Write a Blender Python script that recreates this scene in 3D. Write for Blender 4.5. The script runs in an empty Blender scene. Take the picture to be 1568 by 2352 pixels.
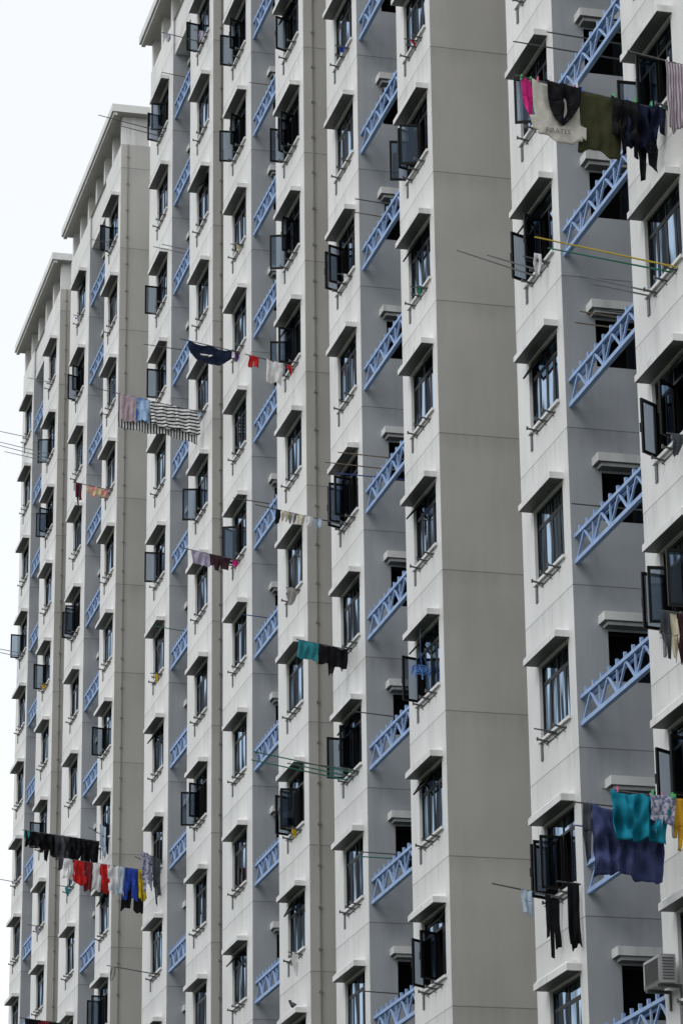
import bpy, math, random
from mathutils import Vector, Matrix, noise
random.seed(7)
R=random.Random(11)
scene=bpy.context.scene
col=scene.collection
H=2.8          # storey height
Z0=18.58       # underside of the blue railing on storey 0
ROOF=48.3
SO=.28         # sill above railing underside
# ------------------------------------------------------------ materials
def new_mat(name):
    m=bpy.data.materials.new(name); m.use_nodes=True
    return m, m.node_tree.nodes, m.node_tree.links, m.node_tree.nodes['Principled BSDF']
def simple(name,c,rough=.7,noise_=.12,scale=6,metal=0,spec=.5):
    m,n,l,b=new_mat(name)
    tc=n.new('ShaderNodeTexCoord'); nz=n.new('ShaderNodeTexNoise'); nz.inputs['Scale'].default_value=scale; nz.inputs['Detail'].default_value=5
    l.new(tc.outputs['Object'],nz.inputs['Vector'])
    mr=n.new('ShaderNodeMapRange'); mr.inputs[1].default_value=.3; mr.inputs[2].default_value=.7
    mr.inputs[3].default_value=1-noise_; mr.inputs[4].default_value=1+noise_
    l.new(nz.outputs['Fac'],mr.inputs[0])
    mx=n.new('ShaderNodeVectorMath'); mx.operation='SCALE'; mx.inputs[0].default_value=c
    l.new(mr.outputs[0],mx.inputs['Scale']); l.new(mx.outputs[0],b.inputs['Base Color'])
    b.inputs['Roughness'].default_value=rough; b.inputs['Metallic'].default_value=metal
    b.inputs['Specular IOR Level'].default_value=spec
    return m
def paint(name,c,joints=True,stain=.14):
    m,n,l,b=new_mat(name)
    tc=n.new('ShaderNodeTexCoord'); geo=n.new('ShaderNodeNewGeometry')
    sp=n.new('ShaderNodeSeparateXYZ'); l.new(tc.outputs['Object'],sp.inputs[0])
    mp=n.new('ShaderNodeMapping'); mp.inputs['Scale'].default_value=(2.2,2.2,.22); l.new(geo.outputs['Position'],mp.inputs[0])
    n1=n.new('ShaderNodeTexNoise'); n1.inputs['Scale'].default_value=1.6; n1.inputs['Detail'].default_value=6; n1.inputs['Roughness'].default_value=.65
    l.new(mp.outputs[0],n1.inputs['Vector'])
    n2=n.new('ShaderNodeTexNoise'); n2.inputs['Scale'].default_value=.55; n2.inputs['Detail'].default_value=7
    l.new(geo.outputs['Position'],n2.inputs['Vector'])
    a=n.new('ShaderNodeMapRange'); a.inputs[1].default_value=.48; a.inputs[2].default_value=.75; a.inputs[3].default_value=1; a.inputs[4].default_value=1-stain
    l.new(n1.outputs['Fac'],a.inputs[0])
    a2=n.new('ShaderNodeMapRange'); a2.inputs[1].default_value=.3; a2.inputs[2].default_value=.7; a2.inputs[3].default_value=1.06; a2.inputs[4].default_value=.90
    l.new(n2.outputs['Fac'],a2.inputs[0])
    mu=n.new('ShaderNodeMath'); mu.operation='MULTIPLY'; l.new(a.outputs[0],mu.inputs[0]); l.new(a2.outputs[0],mu.inputs[1])
    out=mu.outputs[0]
    if joints:
        s1=n.new('ShaderNodeMath'); s1.operation='SUBTRACT'; s1.inputs[1].default_value=1.41; l.new(sp.outputs['Z'],s1.inputs[0])
        s2=n.new('ShaderNodeMath'); s2.operation='DIVIDE'; s2.inputs[1].default_value=H; l.new(s1.outputs[0],s2.inputs[0])
        s3=n.new('ShaderNodeMath'); s3.operation='FRACT'; l.new(s2.outputs[0],s3.inputs[0])
        s4=n.new('ShaderNodeMath'); s4.operation='GREATER_THAN'; s4.inputs[1].default_value=.007; l.new(s3.outputs[0],s4.inputs[0])
        s5=n.new('ShaderNodeMapRange'); s5.inputs[3].default_value=.48; s5.inputs[4].default_value=1; l.new(s4.outputs[0],s5.inputs[0])
        m2=n.new('ShaderNodeMath'); m2.operation='MULTIPLY'; l.new(out,m2.inputs[0]); l.new(s5.outputs[0],m2.inputs[1]); out=m2.outputs[0]
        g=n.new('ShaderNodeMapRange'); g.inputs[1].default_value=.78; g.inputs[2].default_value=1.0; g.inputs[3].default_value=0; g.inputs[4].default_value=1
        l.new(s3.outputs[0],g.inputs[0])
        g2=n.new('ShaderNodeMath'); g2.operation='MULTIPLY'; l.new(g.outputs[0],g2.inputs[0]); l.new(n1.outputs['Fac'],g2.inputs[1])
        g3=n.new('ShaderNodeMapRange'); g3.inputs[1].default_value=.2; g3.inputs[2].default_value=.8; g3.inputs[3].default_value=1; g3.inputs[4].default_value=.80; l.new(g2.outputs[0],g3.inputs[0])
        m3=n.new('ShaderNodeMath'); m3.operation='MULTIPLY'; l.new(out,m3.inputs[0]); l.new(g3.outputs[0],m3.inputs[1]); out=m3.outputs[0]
    mx=n.new('ShaderNodeVectorMath'); mx.operation='SCALE'; mx.inputs[0].default_value=c
    l.new(out,mx.inputs['Scale']); l.new(mx.outputs[0],b.inputs['Base Color'])
    b.inputs['Roughness'].default_value=.55; b.inputs['Specular IOR Level'].default_value=.4
    bp=n.new('ShaderNodeBump'); bp.inputs['Strength'].default_value=.15; bp.inputs['Distance'].default_value=.02
    n3=n.new('ShaderNodeTexNoise'); n3.inputs['Scale'].default_value=3; n3.inputs['Detail'].default_value=6; l.new(tc.outputs['Object'],n3.inputs['Vector'])
    l.new(n3.outputs['Fac'],bp.inputs['Height']); l.new(bp.outputs[0],b.inputs['Normal'])
    return m
M={}
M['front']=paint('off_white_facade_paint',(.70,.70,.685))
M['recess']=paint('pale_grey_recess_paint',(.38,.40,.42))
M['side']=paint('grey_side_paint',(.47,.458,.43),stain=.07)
M['trim']=paint('off_white_trim_paint',(.72,.72,.705),joints=False,stain=.3)
M['soffit']=paint('shaded_stained_soffit_paint',(.14,.14,.135),joints=False,stain=.3)  # dark base paints in the shade under the hoods; streaks are stains
M['dark']=simple('dark_room_interior',(.005,.005,.006),.9,spec=.1)
M['frame']=simple('dark_bronze_aluminium',(.006,.006,.006),.5,.2,spec=.2)
M['blue']=simple('light_blue_paint',(.29,.42,.66),.6,.14,3,spec=.3)
M['steel']=simple('galvanised_steel',(.08,.08,.08),.5,.3,20)
M['bamboo']=simple('bamboo',(.20,.15,.10),.6,.3,20)
M['wire']=simple('conductor_metal',(.22,.21,.19),.5)
def glassmat(name,see):
    m,n,l,b=new_mat(name)
    n.remove(b); o=n['Material Output']
    oi=n.new('ShaderNodeObjectInfo'); geo=n.new('ShaderNodeNewGeometry')
    df=n.new('ShaderNodeBsdfDiffuse'); df.inputs[0].default_value=(.006,.007,.009,1)
    gl=n.new('ShaderNodeBsdfGlossy'); gl.inputs[0].default_value=(.60,.79,1,1); gl.inputs['Roughness'].default_value=.03
    ms=n.new('ShaderNodeMixShader')
    if see:
        ms.inputs[0].default_value=.05
        tr=n.new('ShaderNodeBsdfTransparent'); tr.inputs[0].default_value=(.42,.49,.57,1)
        m2=n.new('ShaderNodeMixShader'); m2.inputs[0].default_value=.30
        l.new(tr.outputs[0],m2.inputs[1]); l.new(df.outputs[0],m2.inputs[2])
        l.new(m2.outputs[0],ms.inputs[1])
    else:
        tc=n.new('ShaderNodeTexCoord'); mp=n.new('ShaderNodeMapping'); mp.inputs['Scale'].default_value=(1,2.3,.55); l.new(geo.outputs['Position'],mp.inputs[0])
        nz=n.new('ShaderNodeTexNoise'); nz.inputs['Scale'].default_value=1.25; nz.inputs['Detail'].default_value=1.5; l.new(mp.outputs[0],nz.inputs[0])
        im=n.new('ShaderNodeMapRange'); im.inputs[1].default_value=.47; im.inputs[2].default_value=.60; im.inputs[3].default_value=.04; im.inputs[4].default_value=.62
        l.new(nz.outputs['Fac'],im.inputs[0]); l.new(im.outputs[0],ms.inputs[0])
        bp=n.new('ShaderNodeBump'); bp.inputs['Strength'].default_value=.15; bp.inputs['Distance'].default_value=.02; l.new(nz.outputs['Fac'],bp.inputs['Height']); l.new(bp.outputs[0],gl.inputs['Normal'])
        mr=n.new('ShaderNodeMapRange'); mr.inputs[1].default_value=.85; mr.inputs[2].default_value=1.0; l.new(oi.outputs['Random'],mr.inputs[0])
        wv=n.new('ShaderNodeTexWave'); wv.bands_direction='Y'; wv.inputs['Scale'].default_value=1.7; wv.inputs['Distortion'].default_value=4; l.new(tc.outputs['Object'],wv.inputs[0])
        cm=n.new('ShaderNodeMath'); cm.operation='MULTIPLY'; l.new(mr.outputs[0],cm.inputs[0]); l.new(wv.outputs['Fac'],cm.inputs[1])
        mx=n.new('ShaderNodeMix'); mx.data_type='RGBA'; mx.inputs[6].default_value=(.006,.007,.009,1); mx.inputs[7].default_value=(.07,.08,.09,1)
        l.new(cm.outputs[0],mx.inputs[0]); l.new(mx.outputs[2],df.inputs[0])
        l.new(df.outputs[0],ms.inputs[1])
    l.new(gl.outputs[0],ms.inputs[2]); l.new(ms.outputs[0],o.inputs[0])
    return m
M['glass']=glassmat('window_glass',False); M['sash']=glassmat('tinted_sash_glass',True)
def cloth_mat(name,c,kind='plain',c2=(0,0,0),scale=10,axis='Z'):
    m,n,l,b=new_mat(name)
    tc=n.new('ShaderNodeTexCoord'); nz=n.new('ShaderNodeTexNoise'); nz.inputs['Scale'].default_value=14; l.new(tc.outputs['Object'],nz.inputs[0])
    mx=n.new('ShaderNodeMix'); mx.data_type='RGBA'; mx.inputs[6].default_value=(*c,1)
    if kind=='plain':
        mx.inputs[7].default_value=(c[0]*.72,c[1]*.72,c[2]*.72,1); l.new(nz.outputs['Fac'],mx.inputs[0])
    elif kind=='stripe':
        mx.inputs[7].default_value=(*c2,1)
        wv=n.new('ShaderNodeTexWave'); wv.bands_direction=axis; wv.inputs['Scale'].default_value=scale; wv.inputs['Distortion'].default_value=.3; l.new(tc.outputs['Object'],wv.inputs[0])
        g=n.new('ShaderNodeMath'); g.operation='GREATER_THAN'; g.inputs[1].default_value=.6; l.new(wv.outputs['Fac'],g.inputs[0]); l.new(g.outputs[0],mx.inputs[0])
    else:
        mx.inputs[7].default_value=(*c2,1)
        v=n.new('ShaderNodeTexNoise'); v.inputs['Scale'].default_value=scale; v.inputs['Detail'].default_value=3; l.new(tc.outputs['Object'],v.inputs[0])
        g=n.new('ShaderNodeMapRange'); g.inputs[1].default_value=.45; g.inputs[2].default_value=.55; l.new(v.outputs['Fac'],g.inputs[0]); l.new(g.outputs[0],mx.inputs[0])
    l.new(mx.outputs[2],b.inputs['Base Color']); b.inputs['Roughness'].default_value=.9; b.inputs['Specular IOR Level'].default_value=.15
    return m
C={}
for nm,c in dict(black=(.009,.009,.011),navy=(.010,.015,.04),denim=(.012,.020,.045),blue=(.03,.07,.38),teal=(.04,.25,.29),aqua=(.01,.22,.32),
    sheetblue=(.055,.07,.17),olive=(.050,.052,.024),grey=(.30,.29,.28),white=(.75,.75,.75),red=(.50,.02,.02),darkred=(.16,.02,.025),pink=(.62,.03,.22),
    lavender=(.42,.38,.50),maroon=(.045,.02,.025),yellow=(.65,.48,.02),orange=(.60,.33,.03),cream=(.65,.58,.42),paleblue=(.45,.55,.65),purple=(.10,.04,.2),
    green=(.02,.22,.12),shirtgrey=(.50,.48,.43),slate=(.06,.065,.075)).items():
    C[nm]=cloth_mat(nm+'_cloth',c)
C['stripe']=cloth_mat('black_white_striped_cloth',(.72,.72,.72),'stripe',(.02,.02,.02),3.2)
C['stripebold']=cloth_mat('bold_black_white_striped_cloth',(.65,.65,.65),'stripe',(.015,.015,.015),4,'X')
C['stripefine']=cloth_mat('pink_grey_striped_cloth',(.62,.5,.54),'stripe',(.12,.07,.1),11)
C['stripev']=cloth_mat('grey_striped_cloth',(.40,.36,.38),'stripe',(.16,.12,.16),7,'X')
C['tiedye']=cloth_mat('blue_tie_dye_cloth',(.03,.14,.5),'blotch',(.35,.5,.7),3)
C['floral']=cloth_mat('grey_patterned_cloth',(.38,.38,.45),'blotch',(.12,.13,.22),16)
C['plaid']=cloth_mat('maroon_patterned_cloth',(.16,.02,.03),'blotch',(.03,.03,.05),14)
C['pastel']=cloth_mat('cream_pink_patterned_cloth',(.6,.55,.3),'blotch',(.6,.25,.25),5)
# ------------------------------------------------------------ mesh builder
class MB:
    def __init__(s): s.v=[];s.f=[];s.m=[]
    def quad(s,a,b,c,d,m=0):
        i=len(s.v); s.v+=[a,b,c,d]; s.f.append((i,i+1,i+2,i+3)); s.m.append(m)
    def hexa(s,p,m=0,mbot=None):
        i=len(s.v); s.v+=p
        for q,f in enumerate(((0,3,2,1),(4,5,6,7),(0,1,5,4),(1,2,6,5),(2,3,7,6),(3,0,4,7))):
            s.f.append(tuple(i+k for k in f)); s.m.append(mbot if (q==0 and mbot is not None) else m)
    def box(s,x0,x1,y0,y1,z0,z1,m=0,mbot=None):
        s.hexa([(x0,y0,z0),(x1,y0,z0),(x1,y1,z0),(x0,y1,z0),(x0,y0,z1),(x1,y0,z1),(x1,y1,z1),(x0,y1,z1)],m,mbot)
    def bar(s,p,q,w,t,m=0):
        p=Vector(p);q=Vector(q); d=(q-p).normalized(); X=Vector((1,0,0)); nn=d.cross(X).normalized()
        o=[]
        for e in (p,q):
            for sx,sn in ((-1,-1),(1,-1),(1,1),(-1,1)): o.append(tuple(e+X*sx*w/2+nn*sn*t/2))
        s.hexa(o,m)
    def cyl(s,p,q,r,n=8,m=0,r2=None):
        p=Vector(p);q=Vector(q); d=(q-p).normalized(); a=d.orthogonal().normalized(); bb=d.cross(a); i=len(s.v); r2=r if r2 is None else r2
        for e,rr in ((p,r),(q,r2)):
            for k in range(n):
                t=2*math.pi*k/n; s.v.append(tuple(e+(a*math.cos(t)+bb*math.sin(t))*rr))
        for k in range(n):
            j=(k+1)%n; s.f.append((i+k,i+j,i+n+j,i+n+k)); s.m.append(m)
        s.f.append(tuple(i+k for k in reversed(range(n)))); s.m.append(m)
        s.f.append(tuple(i+n+k for k in range(n))); s.m.append(m)
    def mesh(s,name,mats):
        me=bpy.data.meshes.new(name); me.from_pydata([tuple(v) for v in s.v],[],s.f)
        for x in mats: me.materials.append(x)
        me.polygons.foreach_set('material_index',s.m); me.update(); return me
def link(name,data,loc=(0,0,0),parent=None,rot=(0,0,0)):
    o=bpy.data.objects.new(name,data); o.location=loc; o.rotation_euler=rot
    if parent: o.parent=parent
    col.objects.link(o); return o
def tag(o,label,cat,group=None):
    o['label']=label; o['category']=cat
    if group:o['group']=group
# ------------------------------------------------------------ shared parts
WW,WH,TR=1.62,1.30,.96   # window width/height/transom rail
PW=WW/4
def bars(mb,x0,x1,y0,y1,z0,z1,t):
    mb.box(x0,x1,y0,y1,z0,z0+t); mb.box(x0,x1,y0,y1,z1-t,z1)
    mb.box(x0,x1,y0,y0+t,z0+t,z1-t); mb.box(x0,x1,y1-t,y1,z0+t,z1-t)
wcache={}
def window_meshes(openset):
    key=tuple(sorted(openset))
    if key in wcache: return wcache[key]
    f=MB(); bars(f,.055,.13,.002,WW-.002,.002,WH-.002,.045)
    f.box(.060,.128,.047,WW-.047,TR,TR+.045)
    for i in (1,2,3):
        f.box(.064,.126,i*PW-.018,i*PW+.018,.047,TR)
        if i==2: f.box(.064,.126,i*PW-.018,i*PW+.018,TR+.045,WH-.047)
    for i in range(4):
        if i not in key:
            a=i*PW+(.047 if i==0 else .018); c=(i+1)*PW-(.047 if i==3 else .018)
            bars(f,.062,.10,a,c,.048,TR-.001,.026)
    g=MB()
    for i in range(4):
        if i not in key: g.quad((.071,i*PW+.03,.06),(.071,i*PW+.03,TR),(.071,(i+1)*PW-.03,TR),(.071,(i+1)*PW-.03,.06))
    for i in (0,1):
        g.quad((.078,i*2*PW+.03,TR+.03),(.078,i*2*PW+.03,WH-.03),(.078,(i+1)*2*PW-.03,WH-.03),(.078,(i+1)*2*PW-.03,TR+.03))
    wcache[key]=(f.mesh('window_frame',[M['frame']]),g.mesh('window_glass',[M['glass']]))
    return wcache[key]
s=MB(); bars(s,-.018,.018,-PW+.0,0,.0,TR-.06,.045); s.quad((0,-PW+.03,.03),(0,-PW+.03,TR-.09),(0,-.03,TR-.09),(0,-.03,.03),1)
s.box(-.05,-.018,-PW+.01,-PW+.03,.35,.50)
sash_mesh=s.mesh('casement_sash',[M['frame'],M['sash']])
s=MB(); bars(s,-.015,.015,.02,2*PW-.03,-.30,0,.035); s.quad((0,.05,-.27),(0,.05,-.03),(0,2*PW-.06,-.03),(0,2*PW-.06,-.27),1)
vent_mesh=s.mesh('vent_sash',[M['frame'],M['sash']])
s=MB(); s.box(-.05,.05,-.03,WW+.03,-.055,-.001); sill_mesh=s.mesh('window_sill',[M['trim']])
hp=.25
s=MB(); y0,y1=-.08,WW+.08
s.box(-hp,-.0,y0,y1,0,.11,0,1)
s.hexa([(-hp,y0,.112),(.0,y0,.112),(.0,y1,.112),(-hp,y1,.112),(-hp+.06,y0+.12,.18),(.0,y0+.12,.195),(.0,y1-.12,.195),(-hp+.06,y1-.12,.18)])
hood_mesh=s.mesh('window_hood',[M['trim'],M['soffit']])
s=MB()
for yy in (.3,.72,1.2):
    s.cyl((.0,yy,-.13),(-.21,yy,-.09),.018,8)
    s.cyl((.0,yy,-.20),(-.12,yy,-.11),.007,6)
    s.box(-.215,-.19,yy-.018,yy+.018,-.12,-.06)
s.box(-.012,-.001,.22,1.32,-.15,-.12)
s.box(-.02,-.002,WW-.11,WW-.01,-.36,-.075)
holder_mesh=s.mesh('pole_holder',[M['steel']])
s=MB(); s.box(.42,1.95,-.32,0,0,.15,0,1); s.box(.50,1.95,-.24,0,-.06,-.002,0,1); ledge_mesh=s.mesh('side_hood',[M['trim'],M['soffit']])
s=MB(); oh=.86
s.box(.0,1.2,.10,.14,0,.05); s.box(0,1.2,.10,.14,oh-.05,oh); s.box(0,.05,.10,.14,.05,oh-.05); s.box(.57,.62,.10,.14,.05,oh-.05)
sidewin_mesh=s.mesh('side_window',[M['frame']])
s=MB(); s.quad((.6,.12,.04),(.6,.12,oh-.04),(1.2,.12,oh-.04),(1.2,.12,.04)); sideglass_mesh=s.mesh('side_glass',[M['sash']])
# ------------------------------------------------------------ buildings
BL=[((41.00,44.32),(47.85,50.50)),((55.57,58.11),(61.41,64.18)),((66.44,69.38),(72.14,75.51)),
    ((76.87,80.00),(82.57,86.09)),((91.06,93.80),(96.75,100.60)),((102.9,106.4),(108.73,111.40))]
KR=[(-5,5),(-4,8),(-3,9),(-2,9),(-1,9),(-1,9)]
OPEN={('A',0,3):[1],('A',0,2):[3,1],('A',0,-2):[3,2,1],('B',0,2):[3,1],('B',0,0):[3,1],('B',0,-1):[3,2,0],('B',0,-2):[3,1],
('A',1,4):[3,2],('A',1,2):[3,2,1],('A',1,0):[3,1],('B',1,4):[3,2,1],('B',1,0):[3],('B',1,-2):[3,1],('A',2,8):[3,1],('A',2,7):[3,1],('A',2,3):[3,2],
('B',2,6):[3,2,1],('B',2,5):[3,1],('B',2,4):[3,1],('B',2,0):[3,2,1],('B',2,7):[2],('A',3,9):[3,1],('A',3,7):[3],('A',3,6):[2],('A',3,4):[2],('B',3,9):[3],('B',3,4):[3],('B',3,1):[3,1],
('A',4,8):[3,1],('A',4,5):[3,2,1],('B',4,9):[3],('B',4,3):[3],('B',4,0):[3,1],('A',5,6):[3],('B',5,8):[3],('B',5,7):[3,2],('B',5,5):[3],('B',5,3):[3]}
VENT={('A',0,1),('B',0,0),('B',1,3),('B',1,2),('B',1,-1),('A',1,0),('B',2,4),('A',2,1),('B',3,2),('A',2,-1),('B',1,-2),('A',0,2)}
WALLTOP=47.05
def winY(c,i):
    y0,y1=BL[i][0] if c=='B' else BL[i][1]
    if i==0 and c=='B': return 42.05
    return y0+(y1-y0-WW)*.35
def sillZ(k): return Z0+H*k+SO
for i,(B,A) in enumerate(BL):
    base=Vector((0,B[0],0)); E=link('apartment_building',None,base)
    tag(E,'tall off-white apartment block with blue truss railings and dark windows','apartment building','joined blocks of one housing estate facade')
    k0,k1=KR[i]; oy=B[0]
    w=MB()
    for c,(y0,y1) in (('B',B),('A',A)):
        y0-=oy;y1-=oy; a=winY(c,i)-oy; bb=a+WW
        w.quad((0,y0,0),(0,y0,WALLTOP),(0,a,WALLTOP),(0,a,0),0); w.quad((0,bb,0),(0,bb,WALLTOP),(0,y1,WALLTOP),(0,y1,0),0)
        z=0
        for k in range(k0,k1+1):
            s0=sillZ(k); s1=s0+WH
            w.quad((0,a,z),(0,a,s0),(0,bb,s0),(0,bb,z),0); z=s1
            dpt=.34; dm=.132
            for x0,x1,mm in ((0,dm,0),(dm,dpt,3)):
                w.quad((x0,a,s0),(x0,a,s1),(x1,a,s1),(x1,a,s0),mm); w.quad((x0,bb,s0),(x1,bb,s0),(x1,bb,s1),(x0,bb,s1),mm)
                w.quad((x0,a,s0),(x1,a,s0),(x1,bb,s0),(x0,bb,s0),mm); w.quad((x0,a,s1),(x0,bb,s1),(x1,bb,s1),(x1,a,s1),mm)
            w.quad((dpt,a,s0),(dpt,a,s1),(dpt,bb,s1),(dpt,bb,s0),3)
        w.quad((0,a,z),(0,a,WALLTOP),(0,bb,WALLTOP),(0,bb,z),0)
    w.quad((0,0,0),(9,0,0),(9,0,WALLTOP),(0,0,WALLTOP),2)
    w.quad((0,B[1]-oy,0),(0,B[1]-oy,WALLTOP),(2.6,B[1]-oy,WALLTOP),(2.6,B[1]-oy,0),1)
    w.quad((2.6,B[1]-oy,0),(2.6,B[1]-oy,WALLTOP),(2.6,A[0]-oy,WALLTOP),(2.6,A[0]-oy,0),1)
    ya=A[0]-oy; xa,xb=.58,1.78; z=0
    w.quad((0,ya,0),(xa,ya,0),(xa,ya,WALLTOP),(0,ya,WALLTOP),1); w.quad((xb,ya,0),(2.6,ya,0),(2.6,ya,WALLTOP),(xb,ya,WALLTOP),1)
    for k in range(k0,k1+1):
        s0=Z0+H*k+.80; s1=s0+oh
        w.quad((xa,ya,z),(xb,ya,z),(xb,ya,s0),(xa,ya,s0),1); z=s1
        w.quad((xa,ya,s0),(xb,ya,s0),(xb,ya+.3,s0),(xa,ya+.3,s0),3); w.quad((xa,ya,s1),(xa,ya+.3,s1),(xb,ya+.3,s1),(xb,ya,s1),3)
        w.quad((xa,ya,s0),(xa,ya+.3,s0),(xa,ya+.3,s1),(xa,ya,s1),3); w.quad((xb,ya,s0),(xb,ya,s1),(xb,ya+.3,s1),(xb,ya+.3,s0),3)
        w.quad((xa,ya+.3,s0),(xb,ya+.3,s0),(xb,ya+.3,s1),(xa,ya+.3,s1),3)
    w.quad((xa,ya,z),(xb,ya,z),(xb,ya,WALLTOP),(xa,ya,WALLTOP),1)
    yf=A[1]-oy
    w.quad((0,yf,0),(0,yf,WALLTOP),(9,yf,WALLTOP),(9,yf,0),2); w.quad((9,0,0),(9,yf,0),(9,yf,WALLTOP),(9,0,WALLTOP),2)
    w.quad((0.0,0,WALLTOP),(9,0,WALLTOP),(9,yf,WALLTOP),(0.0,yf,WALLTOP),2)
    if i<5:
        yn=BL[i+1][0][0]-oy; w.quad((5,yf,0),(5,yf,WALLTOP-.5),(5,yn,WALLTOP-.5),(5,yn,0),1)
    w.box(.06,.5,B[1]-oy+.003,A[0]-oy-.003,45.9,WALLTOP-.004,0)
    link('wall',w.mesh('building_wall',[M['front'],M['recess'],M['side'],M['dark']]),(0,0,0),E)
    # roof canopy carried on small posts
    r=MB(); z0,z1=ROOF-.26,ROOF
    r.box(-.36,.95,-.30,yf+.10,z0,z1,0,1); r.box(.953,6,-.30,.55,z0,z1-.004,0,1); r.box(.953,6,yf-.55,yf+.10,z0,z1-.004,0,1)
    r.box(-.30,-.18,-.24,yf+.04,z0-.10,z0-.002,0,1)
    nfin=int(yf/1.5)
    for j in range(nfin+1):
        yy=.02+j*(yf-.30)/nfin; r.box(.02,.30,yy,yy+.22,WALLTOP+.002,z0-.002)
    r.box(.302,.9,.004,.25,WALLTOP+.002,z0-.004)
    for xx in (2.4,4.2,5.7): r.box(xx,xx+.25,.05,.3,WALLTOP+.002,z0-.004)
    r.box(.62,.74,.3,yf-.3,WALLTOP+.002,z0-.15,2)
    link('roof',r.mesh('roof_canopy',[M['trim'],M['side'],M['recess']]),(0,0,0),E)
    t=MB(); a=B[1]-oy+.004; bb=A[0]-oy-.004; L=bb-a; hh=.52; xr=.09
    t.box(xr-.04,xr+.04,a,bb,0,.075); t.box(xr-.035,xr+.035,a,bb,hh-.06,hh)
    nb=4; st=L/nb
    for j in range(nb):
        p=a+j*st
        t.bar((xr,p+.03,.075),(xr,p+st*.5,hh-.06),.035,.036); t.bar((xr,p+st*.5,hh-.06),(xr,p+st-.03,.075),.035,.036)
        if j: t.box(xr-.017,xr+.017,p-.016,p+.016,.075,hh-.06)
    for j in range(9):
        p=a+L*(j+.5)/9; t.box(xr-.02,xr+.03,p-.024,p+.024,hh+.001,hh+.10)
    t.box(xr+.04,xr+.085,a,bb,hh-.11,hh-.07)
    rail=t.mesh('truss_railing',[M['blue']])
    for k in range(k0,k1+1):
        link('truss_railing',rail,(0,0,Z0+H*k),E)
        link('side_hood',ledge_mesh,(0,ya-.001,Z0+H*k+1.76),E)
        sw=link('side_window',sidewin_mesh,(xa,ya,Z0+H*k+.80),E); link('glass',sideglass_mesh,(0,0,0),sw)
        for c in 'AB':
            key=(c,i,k); os_=OPEN.get(key,[])
            fm,gm=window_meshes(os_); yw=winY(c,i)-oy
            W=link('window',fm,(0,yw,sillZ(k)),E)
            link('glass',gm,(0,0,0),W); link('sill',sill_mesh,(0,0,0),W)
            for p in os_:
                link('casement_sash',sash_mesh,(.05,(p+1)*PW-.02,.05),W,(0,0,-math.radians(R.uniform(52,112))))
            if key in VENT or R.random()<.16:
                q=R.choice([0,1])
                link('vent_sash',vent_mesh,(.04,q*2*PW,WH-.05),W,(0,math.radians(R.uniform(25,45)),0))
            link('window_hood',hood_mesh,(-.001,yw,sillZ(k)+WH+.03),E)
            link('pole_holder',holder_mesh,(0,yw,sillZ(k)),E)
    if i in (2,3,4,5):
        cbl=MB(); xx=.22
        cbl.cyl((xx,-.03,0),(xx,-.03,WALLTOP),.014,6)
        z=1.0
        while z<WALLTOP: cbl.box(xx-.035,xx+.035,-.045,-.001,z,z+.05); z+=.93
        link('lightning_conductor',cbl.mesh('lightning_conductor',[M['wire']]),(0,0,0),E)
# out-of-view lower block, added so the facade's lower floors get darker
E=link('apartment_building',None,(-52,-10,0)); tag(E,'unseen grey apartment block with window bands added to darken lower floors','apartment building')
w=MB(); w.box(-10,0,0,150,0,24,0)
link('wall',w.mesh('shade_block_wall',[M['side']]),(0,0,0),E)
w=MB()
for k in range(8): w.box(.002,.05,1,149,1.2+k*2.8,2.5+k*2.8)
link('shade_block_windows',w.mesh('shade_block_windows',[M['glass']]),(0,0,0),E)
w=MB(); w.box(-10.4,.4,-.4,150.4,24.002,24.4); link('roof',w.mesh('shade_block_roof',[M['trim']]),(0,0,0),E)
# ------------------------------------------------------------ poles and laundry
polemats={'steel':M['steel'],'bamboo':M['bamboo'],'grey':simple('painted_grey_pole',(.22,.23,.24),.5),'green':simple('green_painted_pole',(.02,.16,.11),.5),
 'yellow':simple('yellow_painted_pole',(.50,.36,.03),.5),'blue':simple('blue_painted_pole',(.03,.06,.25),.5)}
desc={'steel':'dark metal','bamboo':'brown bamboo','grey':'grey','green':'green painted','yellow':'yellow painted','blue':'blue painted'}
def pole(c,i,k,off,L,tilt=8,mat='steel',yaw=0,where='jutting from the socket under an apartment window',dz=0):
    P0=Vector((-.02,winY(c,i)+off,sillZ(k)-.10+dz)) if c in 'AB' else Vector((1.0,off,Z0+H*k+.64))
    t=math.radians(tilt); yv=math.radians(yaw)
    d=Vector((-math.cos(t)*math.cos(yv),math.sin(yv),math.sin(t)))
    mb=MB(); mb.cyl((0,0,0),d*L,.016,8,r2=.012)
    o=link('laundry_pole',mb.mesh('laundry_pole',[polemats[mat]]),P0)
    tag(o,desc[mat]+' laundry pole '+where,'laundry pole','laundry poles'); return P0,d
pegm=[]
for a,b_ in (('green',(.05,.4,.1)),('pink',(.6,.1,.25)),('blue',(.05,.15,.5)),('white',(.6,.6,.6))):
    g=MB(); g.box(-.008,.008,-.02,.04,-.04,.05); pegm.append(g.mesh('clothes_peg',[simple('peg_'+a,b_)]))
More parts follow.
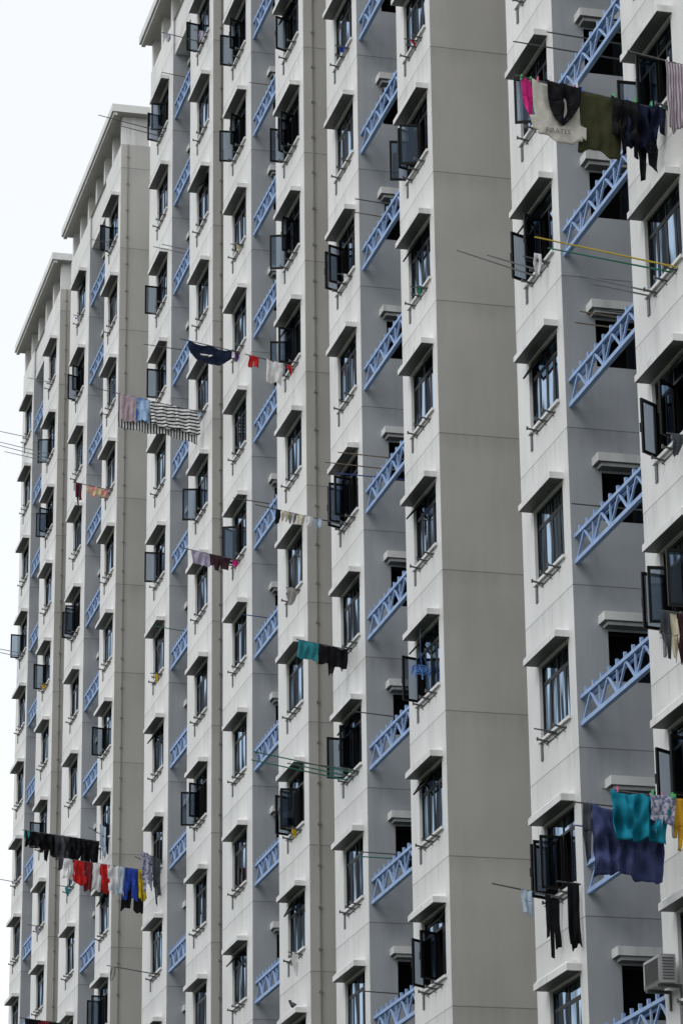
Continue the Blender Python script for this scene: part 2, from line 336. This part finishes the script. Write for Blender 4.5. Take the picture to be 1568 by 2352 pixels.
SH={'towel':[(0,1,0,1,0,1)],
 'shirt':[(0,.08,.14,.86,.15,.85),(.08,1,.15,.85,.17,.83),(.62,.95,.0,.168,.06,.168),(.62,.95,.832,1,.832,.94)],
 'bigshirt':[(0,1,.0,1.,.03,.97),(.66,.93,-.10,.04,-.05,.06),(.66,.93,.95,1.09,.94,1.04)],
 'trousers':[(0,.3,.1,.9,.08,.92),(.3,1,.08,.485,.0,.33),(.3,1,.515,.92,.67,1)],
 'shorts':[(0,.45,.1,.9,.06,.94),(.45,1,.06,.48,.0,.43),(.45,1,.52,.94,.57,1)],
 'wrap':[(0,.45,0,1,.02,.95),(.45,.8,.02,.95,.22,.80),(.8,1,.22,.80,.34,.58)],
 'rag':[(0,.55,.0,1,.03,.97),(.55,.8,.03,.45,.0,.38),(.55,1,.45,.8,.5,.72),(.55,.7,.8,.97,.82,.99)],
 'small':[(0,.5,.1,.9,.0,1),(.5,1,0,1,.3,.7)],
 'cups':[(0,.5,.05,.42,.0,.48),(.5,1,0,.48,.15,.35),(0,.5,.58,.95,.52,1),(.5,1,.52,1,.65,.85),(0,.15,.3,.7,.4,.6)],
 'band':[(0,.50,0,1,.0,1),(.50,.70,0,.42,.10,.60),(.50,.70,.74,1,.68,.97),(.70,1,.10,.97,.30,.85)]}
def cloth(name,label,cat,pd,s0,w,drop,kind,mat,amp=.03,folds=None,dz=0,dy=0,pegs=False,seg=16,cr=.05,nar=.12):
    P0,d=pd; o0=P0+d*s0
    folds=folds or max(1,w*3.2); ph=R.uniform(0,6); ph2=R.uniform(0,6); sw=R.uniform(-.05,.08)
    mb=MB(); nv=Vector((R.uniform(0,50),R.uniform(0,50),0))
    for (v0,v1,l0,r0,l1,r1) in SH[kind]:
        nr=max(5,int(seg*1.4*(v1-v0))); nc=max(8,int(seg*1.6*(r0-l0))); i0=len(mb.v)
        for a in range(nr+1):
            q=a/nr; v=v0+(v1-v0)*q; l_=l0+(l1-l0)*q; r_=r0+(r1-r0)*q
            for b_ in range(nc+1):
                u=l_+(r_-l_)*b_/nc
                y=amp*(math.sin(u*folds*6.283+ph+v*1.3)+.5*math.sin(u*folds*13.1+ph2-v*2))*(.25+.75*v)+sw*v*v*drop
                nn_=noise.noise(nv+Vector((u*w*9,v*drop*4,0))); y+=cr*nn_*min(1,v*4+.2)
                hem=1+.05*math.sin(u*7+ph)*v+.02*math.sin(u*19+ph2)*v
                sag=.06*w*abs(math.sin(2*math.pi*u))*(1-v)
                shr=(u-.5)*(1-nar*v)+.5
                p=d*(shr*w); mb.v.append((p.x+.03*math.sin(v*3+ph)*v+.25*cr*nn_*v,p.y+y,p.z-v*drop*hem-sag))
        for a in range(nr):
            for b_ in range(nc):
                j=i0+a*(nc+1)+b_; mb.f.append((j,j+1,j+nc+2,j+nc+1)); mb.m.append(0)
    me=mb.mesh(name,[mat])
    for p in me.polygons: p.use_smooth=True
    o=link(name,me,o0+Vector((0,dy-.018,dz+.012)))
    tag(o,label,cat)
    md=o.modifiers.new('thickness','SOLIDIFY'); md.thickness=.008
    if pegs:
        pm=R.choice(pegm)
        for u in (.12,.88): link('clothes_peg',pm,d*(u*w),o)
    return o
ON=' pegged on a laundry pole'
# --- near top laundry
p=pole('B',0,2,.50,2.42,8,'steel')
cloth('pink_cloth','small bright pink cloth'+ON,'cloth',p,2.14,.20,.66,'small',C['pink'],pegs=True,dy=.06)
ts=cloth('t_shirt','pale t-shirt printed with a word'+ON,'t-shirt',p,1.38,.78,1.0,'bigshirt',C['shirtgrey'],amp=.012,folds=1.4,pegs=True,cr=.03,nar=0)
cloth('black_cloth','black cloth folded over a pale t-shirt'+ON,'cloth',p,1.38,.58,.72,'wrap',C['black'],dy=-.09,pegs=True,amp=.04,cr=.1)
cloth('towel','olive green towel'+ON,'towel',p,.72,.70,1.02,'towel',C['olive'],pegs=True,amp=.012,nar=0,cr=.03)
cloth('black_shirt','crumpled black shirt'+ON,'shirt',p,.42,.46,.95,'rag',C['black'],amp=.08,pegs=True,cr=.16,dy=-.05)
cloth('shirt','dark blue and black shirt'+ON,'shirt',p,.14,.52,.78,'towel',C['navy'],amp=.08,pegs=True,cr=.16)
cloth('trousers','crumpled black trousers'+ON,'trousers',p,.06,.46,1.32,'rag',C['black'],amp=.06,dy=.10,cr=.14)
cloth('shirt','navy blue shirt'+ON,'shirt',p,-.02,.26,.60,'rag',C['navy'],dy=-.07,pegs=True,cr=.1)
p=pole('B',0,2,-.72,1.0,9,'steel',dz=.15)
cloth('towel','grey and mauve striped towel'+ON,'towel',p,.02,.36,1.15,'towel',C['stripev'],pegs=True)
cu=bpy.data.curves.new('lettering','FONT'); cu.body='PiRATES'; cu.size=.115; cu.extrude=.001; cu.align_x='CENTER'
to=bpy.data.objects.new('tmp',cu); col.objects.link(to); bpy.context.view_layer.update()
tme=bpy.data.meshes.new_from_object(to); bpy.data.objects.remove(to); tme.materials.clear(); tme.materials.append(simple('faded_black_print',(.09,.085,.08),.9))
link('printed_lettering',tme,(-.40,-.075,-.84),ts,(math.radians(90),0,0))
p=pole('B',0,3,.6,1.9,6,'steel')
cloth('shirt','dark maroon patterned shirt'+ON,'shirt',p,.75,.75,.45,'shorts',C['plaid'])
cloth('black_cloth','crumpled black cloth'+ON,'cloth',p,.2,.5,.35,'towel',C['black'])
pole('B',0,1,.25,2.28,7,'yellow'); pole('B',0,1,.45,2.0,6,'green'); pole('B',0,1,1.25,1.25,8,'grey'); pole('B',0,1,1.4,1.0,7,'grey')
p=pole('A',0,2,.95,1.5,14,'grey'); pole('A',0,2,.7,1.0,12,'grey')
p=pole('A',0,2,.3,.45,8,'steel'); cloth('white_cloth','small white cloth'+ON,'cloth',p,.10,.16,.42,'small',C['white'],dz=.1)
p=pole('A',0,-2,.75,1.2,9,'steel')
cloth('shorts','pale blue shorts'+ON,'shorts',p,.50,.22,.42,'shorts',C['paleblue']); cloth('trousers','long black trousers'+ON,'trousers',p,.05,.24,1.05,'rag',C['black'],amp=.03,nar=-.1,cr=.03)
p=pole('A',0,-2,-.25,.4,5,'steel'); cloth('trousers','long black trousers'+ON,'trousers',p,.03,.20,1.05,'towel',C['black'],amp=.03,cr=.04,nar=0)
# lower near laundry
p2=pole('B',0,-2,.9,1.75,3,'steel',dz=-.08)
cloth('bed_sheet','slate blue bed sheet'+ON,'bed sheet',p2,.40,1.10,1.06,'towel',C['sheetblue'],amp=.06,folds=3,cr=.18,nar=.04)
cloth('cloth','dark slate cloth'+ON,'cloth',p2,1.48,.14,.85,'small',C['slate'])
p=pole('B',0,-2,.5,1.45,5,'steel')
cloth('towel','aqua blue towel'+ON,'towel',p,.43,.90,.70,'towel',C['aqua'],amp=.07,folds=3,pegs=True,cr=.20,nar=.14)
cloth('shirt','grey patterned shirt'+ON,'shirt',p,.36,.40,.55,'rag',C['floral'],dy=-.08,pegs=True)
cloth('shirt','orange yellow shirt'+ON,'shirt',p,.12,.26,.80,'rag',C['orange'],dy=-.02,pegs=True)
p=pole('B',0,-1,.1,.6,5,'steel',dz=-.08)
for a,cc,nn,nk in ((.0,'slate','dark grey','cloth'),(.14,'maroon','dark maroon','cloth'),(.30,'cream','cream','sock'),(.42,'slate','dark grey','cloth')):
    cloth(nk,'%s %s'%(nn,nk)+ON,nk,p,a,.18,.76-.1*a,'small',C[cc],amp=.03,dy=R.uniform(-.06,.06))
pole('A',0,-1,.7,.4,6,'steel')
# block 1
p=pole('A',1,2,.9,2.05,9,'steel')
for a,cc in ((.56,'paleblue'),(.75,'white'),(.95,'cream'),(1.12,'grey'),(1.3,'cream')):
    cloth('bra','pale bra'+ON,'bra',p,a,.18,.24,'cups',C[cc],amp=.01)
cloth('black_cloth','small black cloth'+ON,'cloth',p,1.48,.12,.35,'small',C['black'])
p=pole('A',1,1,.9,1.15,8,'steel')
cloth('towel','teal towel'+ON,'towel',p,.66,.46,.40,'towel',C['teal'],nar=.02); cloth('trousers','black trousers'+ON,'trousers',p,.03,.66,.44,'towel',C['black'],amp=.04,nar=.04); cloth('trousers','black trousers'+ON,'trousers',p,.28,.2,.66,'small',C['black'],amp=.04,dy=.04)
for o_,L_ in ((.5,2.2),(.8,1.4),(1.1,2.1)): pole('A',1,0,o_,L_,9,'green')
pole('A',1,0,.3,1.3,5,'steel')
# drying hanger hung in an open window
hg=MB(); c0=Vector((0,0,0)); NN=20
for rr in (.21,.12):
    for j in range(NN):
        a1=2*math.pi*j/NN;a2=2*math.pi*(j+1)/NN; hg.cyl(c0+Vector((math.cos(a1)*.9,math.sin(a1)*.5,.6*math.sin(a1)))*rr,c0+Vector((math.cos(a2)*.9,math.sin(a2)*.5,.6*math.sin(a2)))*rr,.012,5)
for j in range(8):
    a1=math.pi/4*j; q=c0+Vector((math.cos(a1)*.9,math.sin(a1)*.5,.6*math.sin(a1)))*.21
    hg.cyl(c0,q,.009,5); hg.box(q.x-.014,q.x+.014,q.y-.012,q.y+.012,q.z-.10,q.z)
    if j%2==0: hg.cyl(q,(0,0,.35),.004,5)
hg.cyl((0,0,.35),(0,0,.86),.005,5)
o=link('drying_hanger',hg.mesh('drying_hanger',[simple('blue_plastic',(.06,.17,.45),.4)]),Vector((-.16,winY('B',1)+.75,sillZ(0)+.46))); tag(o,'round blue plastic drying hanger hanging in front of an open window','drying hanger')
# block 2
p=pole('A',2,5,.8,1.55,9,'steel')
cloth('jeans','dark blue jeans'+ON,'jeans',p,.17,1.15,.50,'band',C['denim'],amp=.03,folds=1.2,nar=.03); cloth('small_cloth','small purple cloth'+ON,'cloth',p,.0,.12,.3,'small',C['purple'])
p=pole('B',2,4,.6,1.2,10,'steel')
cloth('shorts','red shorts'+ON,'shorts',p,.84,.28,.30,'shorts',C['red']); cloth('shirt','white shirt'+ON,'shirt',p,.26,.42,.55,'towel',C['white']); cloth('small_cloth','small red cloth'+ON,'cloth',p,.06,.12,.25,'small',C['red'])
p=pole('A',2,3,.8,1.5,9,'steel')
cloth('towel','lavender towel'+ON,'towel',p,.75,.46,.36,'towel',C['lavender'],nar=.02); cloth('shirt','dark maroon shirt'+ON,'shirt',p,.22,.54,.42,'rag',C['maroon']); cloth('small_cloth','small pink cloth'+ON,'cloth',p,.02,.15,.22,'small',C['pink'])
# block 3
p=pole('B',3,5,.5,2.95,9,'steel')
cloth('bed_sheet','bold black and white striped bed sheet'+ON,'bed sheet',p,.12,2.2,.90,'towel',C['stripebold'],dy=.09,amp=.03,folds=3,seg=22,nar=.02)
cloth('shirt','white shirt with thin black stripes'+ON,'shirt',p,.79,.68,.70,'towel',C['stripe'],amp=.03,folds=2,nar=.02)
cloth('shirt','white shirt with thin black stripes'+ON,'shirt',p,.12,.68,.68,'towel',C['stripe'],amp=.04,folds=2,nar=.02)
cloth('towel','blue tie-dye towel'+ON,'towel',p,1.47,.38,.66,'towel',C['tiedye'],nar=.03)
cloth('towel','pink grey striped towel'+ON,'towel',p,1.84,.44,.76,'towel',C['stripefine'],nar=.03)
p=pole('A',3,1,.5,2.8,6,'steel')
xs=2.62
for wd,dr,kd,cc,nn in ((.26,.55,'shorts','white','white shorts'),(.36,.68,'shirt','red','red shirt'),(.16,.80,'towel','darkred','dark red shirt'),(.24,.76,'towel','white','white towel'),
   (.22,.78,'shirt','red','red shirt'),(.26,.74,'towel','white','white shirt'),(.18,.78,'towel','paleblue','pale blue shirt'),(.40,.86,'shorts','blue','bright blue shorts'),(.18,.84,'shorts','yellow','yellow shorts')):
    xs-=wd; cloth(nn.split()[-1],nn+ON,nn.split()[-1],p,xs-.02,wd+.05,dr,'towel' if kd=='shirt' and wd<.34 else kd,C[cc],amp=.025,nar=.03)
cloth('trousers','black trousers'+ON,'trousers',p,.35,.72,1.15,'shorts',C['black'],dy=.07)
p=pole('A',3,1,.1,.8,24,'steel'); cloth('shirt','grey patterned shirt'+ON,'shirt',p,.25,.35,1.1,'rag',C['floral'],dz=.25); cloth('shirt','dark slate shirt'+ON,'shirt',p,.02,.25,1.3,'rag',C['slate'],dz=.25)
pole('A',3,9,.6,2.0,10,'steel'); pole('A',3,9,.9,1.3,10,'steel')
p=pole('B',3,9,.7,1.2,9,'steel'); cloth('small_cloth','small lavender cloth'+ON,'cloth',p,.95,.14,.3,'small',C['lavender'])
p2=pole('B',3,9,.1,.4,7,'steel'); cloth('small_cloth','small lavender cloth'+ON,'cloth',p2,.1,.16,.3,'small',C['lavender'])
p=pole('A',3,0,.5,1.4,8,'steel'); cloth('small_cloth','small grey cloth'+ON,'cloth',p,1.15,.16,.4,'small',C['grey'])
# block 4
p=pole('B',4,6,.5,1.2,9,'steel'); cloth('shirt','maroon patterned shirt'+ON,'shirt',p,.92,.22,.72,'rag',C['plaid']); cloth('towel','cream and pink patterned towel'+ON,'towel',p,.07,.75,.36,'rag',C['pastel'])
p=pole('B',4,2,.5,2.55,6,'steel')
cloth('small_cloth','small teal cloth'+ON,'cloth',p,2.30,.18,.30,'small',C['teal'])
xs=2.34
for wd,dr,kd,cc in ((.50,.46,'towel','black'),(.50,.85,'rag','black'),(.44,1.1,'rag','slate'),(.46,.8,'wrap','black'),(.52,1.0,'rag','black')):
    xs-=wd-.06; cloth('shirt',('black' if cc=='black' else 'dark grey')+' shirt'+ON,'shirt',p,xs,wd+.06,dr,kd,C[cc],amp=.06,dy=R.uniform(-.05,.05),cr=.14)
p=pole('B',4,2,.1,.7,30,'steel'); cloth('shirt','pale blue shirt'+ON,'shirt',p,.1,.22,1.1,'rag',C['paleblue'],dz=.3); cloth('shirt','navy shirt'+ON,'shirt',p,.0,.16,1.1,'rag',C['navy'],dz=.45)
p=pole('B',4,0,.5,2.5,6,'steel'); xs=2.3
for wd,kd,cc,nn in ((.4,'rag','black','black'),(.3,'towel','darkred','dark red'),(.35,'rag','black','black'),(.35,'shirt','slate','dark grey'),(.3,'shirt','black','black')):
    xs-=wd; cloth('shirt',nn+' shirt'+ON,'shirt',p,xs,wd+.04,.5,kd,C[cc])
p=pole('A',4,2,.5,.5,6,'steel'); cloth('small_cloth','small teal cloth'+ON,'cloth',p,.1,.14,.3,'small',C['teal'])
pole('B',4,9,.5,.75,4,'steel')
# block 5
pole('B',5,8,.4,2.6,10,'grey'); pole('B',5,8,.8,2.5,11,'grey'); pole('B',5,8,1.1,1.6,9,'grey'); pole('A',5,9,.6,1.6,8,'grey'); pole('B',5,9,.6,.9,7,'grey')
pole('A',5,6,.5,1.4,8,'grey'); pole('A',5,6,.9,1.5,8,'grey'); pole('A',5,3,.6,1.2,8,'grey')
p=pole('B',5,2,.4,.5,6,'steel'); cloth('small_cloth','small pale cloth'+ON,'cloth',p,.1,.14,.3,'small',C['lavender'])
# little rags left on the pole sockets
for c,i,k,o_,w_,dr,cc in (('B',2,2,.3,.22,.42,'grey'),('B',2,-1,.3,.16,.50,'white'),('B',2,0,.4,.12,.2,'yellow'),('A',1,4,.3,.12,.2,'white'),('B',1,3,.4,.10,.16,'green'),('B',1,5,.5,.10,.14,'red'),
    ('B',3,5,.4,.12,.2,'paleblue'),('A',3,3,.4,.1,.25,'yellow'),('A',1,6,.3,.12,.15,'blue'),('A',4,9,.5,.12,.3,'lavender'),('B',5,5,.4,.14,.2,'orange'),('B',0,0,.2,.16,.35,'slate'),('A',4,0,.5,.12,.3,'paleblue'),('A',2,6,.4,.1,.25,'cream')):
    p=pole(c,i,k,o_,.30,4,'steel',where='stub in the socket under an apartment window'); cloth('rag','small %s rag hanging from a window pole stub'%{'slate':'dark grey','paleblue':'pale blue'}.get(cc,cc),'rag',p,.06,w_,dr,'small',C[cc],amp=.02)
RW='resting on a blue railing in the recess'
def rp(i,k,f,L,t,mat):
    B,A=BL[i]; y=B[1]+(A[0]-B[1])*f; pole('R',i,k,y,L,t,mat,R.uniform(-6,6),RW)
for a in ((0,3,.75,2.0,5,'steel'),(0,3,.6,1.6,2,'steel'),(0,1,.35,1.5,4,'bamboo'),(0,1,.45,1.45,3,'bamboo'),(0,1,.28,1.4,2,'steel'),(0,0,.7,1.3,3,'steel'),
  (1,4,.6,1.5,4,'bamboo'),(1,4,.4,1.6,5,'steel'),(1,2,.7,2.1,1,'bamboo'),(1,2,.5,2.0,0,'bamboo'),(1,2,.85,1.7,3,'blue'),(1,-1,.6,1.5,2,'green'),(1,-1,.5,1.6,2,'steel'),
  (1,0,.5,1.7,2,'steel'),(1,-2,.5,1.7,2,'steel'),(2,7,.4,1.4,3,'bamboo'),(2,3,.5,1.8,4,'steel'),(2,2,.6,1.5,3,'blue'),(3,6,.6,2.0,3,'steel'),(3,7,.4,1.6,8,'grey'),(3,7,.5,1.8,8,'grey'),(3,3,.5,1.7,6,'green'),(3,9,.5,1.6,6,'bamboo'),(0,-2,.6,1.6,4,'blue')):
    rp(*a)
# ------------------------------------------------------------ air conditioner
y=44.2-.75; z=Z0-3*H+.50
E=link('air_conditioner',None,(-.25,y,z)); tag(E,'grey air conditioner condenser unit bracketed to the facade below a window','air conditioner')
wm=simple('weathered_enamel',(.36,.36,.35),.5)
s=MB(); s.box(-.12,.12,0,.72,0,.42); s.box(-.133,-.122,.02,.70,.02,.40)
link('casing',s.mesh('casing',[wm]),(0,0,0),E)
s=MB()
for j in range(8): s.box(-.09,.09,-.010,-.001,.05+j*.043,.05+j*.043+.016)
for j in range(14): s.box(-.146,-.135,.06+j*.042,.068+j*.042,.05,.36)
s.box(-.145,-.134,.04,.66,.04,.05); s.box(-.145,-.134,.04,.66,.36,.37)
link('grille',s.mesh('grille',[M['steel']]),(0,0,0),E)
s=MB(); s.box(-.14,.248,0,.04,-.05,-.002); s.bar((.23,.02,-.3),(.23,.02,-.05),.03,.04); bm=s.mesh('bracket',[M['steel']])
for yy in (.1,.58): link('bracket',bm,(0,yy,0),E)
# pigeon on a hood
bz=sillZ(-2)+WH+.03+.205; s=MB(); pts=[((.0,-.13,.02),.012),((0,-.05,.05),.05),((0,.03,.08),.062),((0,.09,.13),.035),((0,.115,.18),.032),((0,.14,.19),.02),((0,.17,.185),.004)]
for (a,ra),(b_,rb) in zip(pts,pts[1:]): s.cyl(a,b_,ra,10,r2=rb)
s.cyl((.02,.02,-.02),(.02,.02,.05),.006,5); s.cyl((-.02,.02,-.02),(-.02,.02,.05),.006,5)
o=link('pigeon',s.mesh('pigeon',[C['slate']]),(-.12,winY('B',2)+.6,bz),None,(0,0,.6)); tag(o,'dark grey pigeon perched on a window hood','pigeon')
# ------------------------------------------------------------ ground
s=MB(); s.quad((-1500,-1500,0),(1500,-1500,0),(1500,1500,0),(-1500,1500,0))
g=link('ground',s.mesh('ground',[simple('grass_ground',(.05,.06,.035),.95,.3,.3)])); g['kind']='structure'
# ------------------------------------------------------------ light
w=bpy.data.worlds.new('World'); scene.world=w; w.use_nodes=True; n=w.node_tree.nodes; l=w.node_tree.links; n.clear()
out=n.new('ShaderNodeOutputWorld'); sky=n.new('ShaderNodeTexSky'); sky.sky_type='NISHITA'; sky.sun_disc=False
sky.sun_elevation=math.radians(48); sky.sun_rotation=math.radians(245)
b1=n.new('ShaderNodeBackground'); b1.inputs[1].default_value=.05; l.new(sky.outputs[0],b1.inputs[0])
b2=n.new('ShaderNodeBackground'); b2.inputs[0].default_value=(1,.99,.975,1); b2.inputs[1].default_value=.88
ad=n.new('ShaderNodeAddShader'); l.new(b1.outputs[0],ad.inputs[0]); l.new(b2.outputs[0],ad.inputs[1]); l.new(ad.outputs[0],out.inputs[0])
sl=bpy.data.lights.new('sun','SUN'); sl.energy=1.0; sl.angle=math.radians(25); sl.color=(1,.985,.96)
so=link('sun',sl,(-30,20,80)); el=math.radians(48); az=math.radians(245)
sd=Vector((math.sin(az)*math.cos(el),math.cos(az)*math.cos(el),math.sin(el)))
so.rotation_euler=(-sd).to_track_quat('-Z','Y').to_euler()
# ------------------------------------------------------------ camera
P=Vector((784,1176)); U=Vector((-1177,3810)); Zv=Vector((540,-19400))
u=U-P; zz=Zv-P; f=math.sqrt(-(u.dot(zz)))
Yc=Vector((u.x,u.y,f)).normalized(); Zc=Vector((zz.x,zz.y,f)).normalized(); Xc=Zc.cross(Yc)
if Xc.x<0: Xc=-Xc
cam=bpy.data.cameras.new('Camera'); cam.sensor_fit='VERTICAL'; cam.sensor_height=36; cam.lens=f/2352*36; cam.clip_end=5000
co=link('Camera',cam)
Rm=Matrix(((Xc.x,-Xc.y,-Xc.z),(Yc.x,-Yc.y,-Yc.z),(Zc.x,-Zc.y,-Zc.z)))
co.matrix_world=Matrix.Translation((-16.2,0,1.6))@Rm.to_4x4()
scene.camera=co
scene.view_settings.view_transform='Standard'; scene.view_settings.look='None'; scene.view_settings.exposure=0
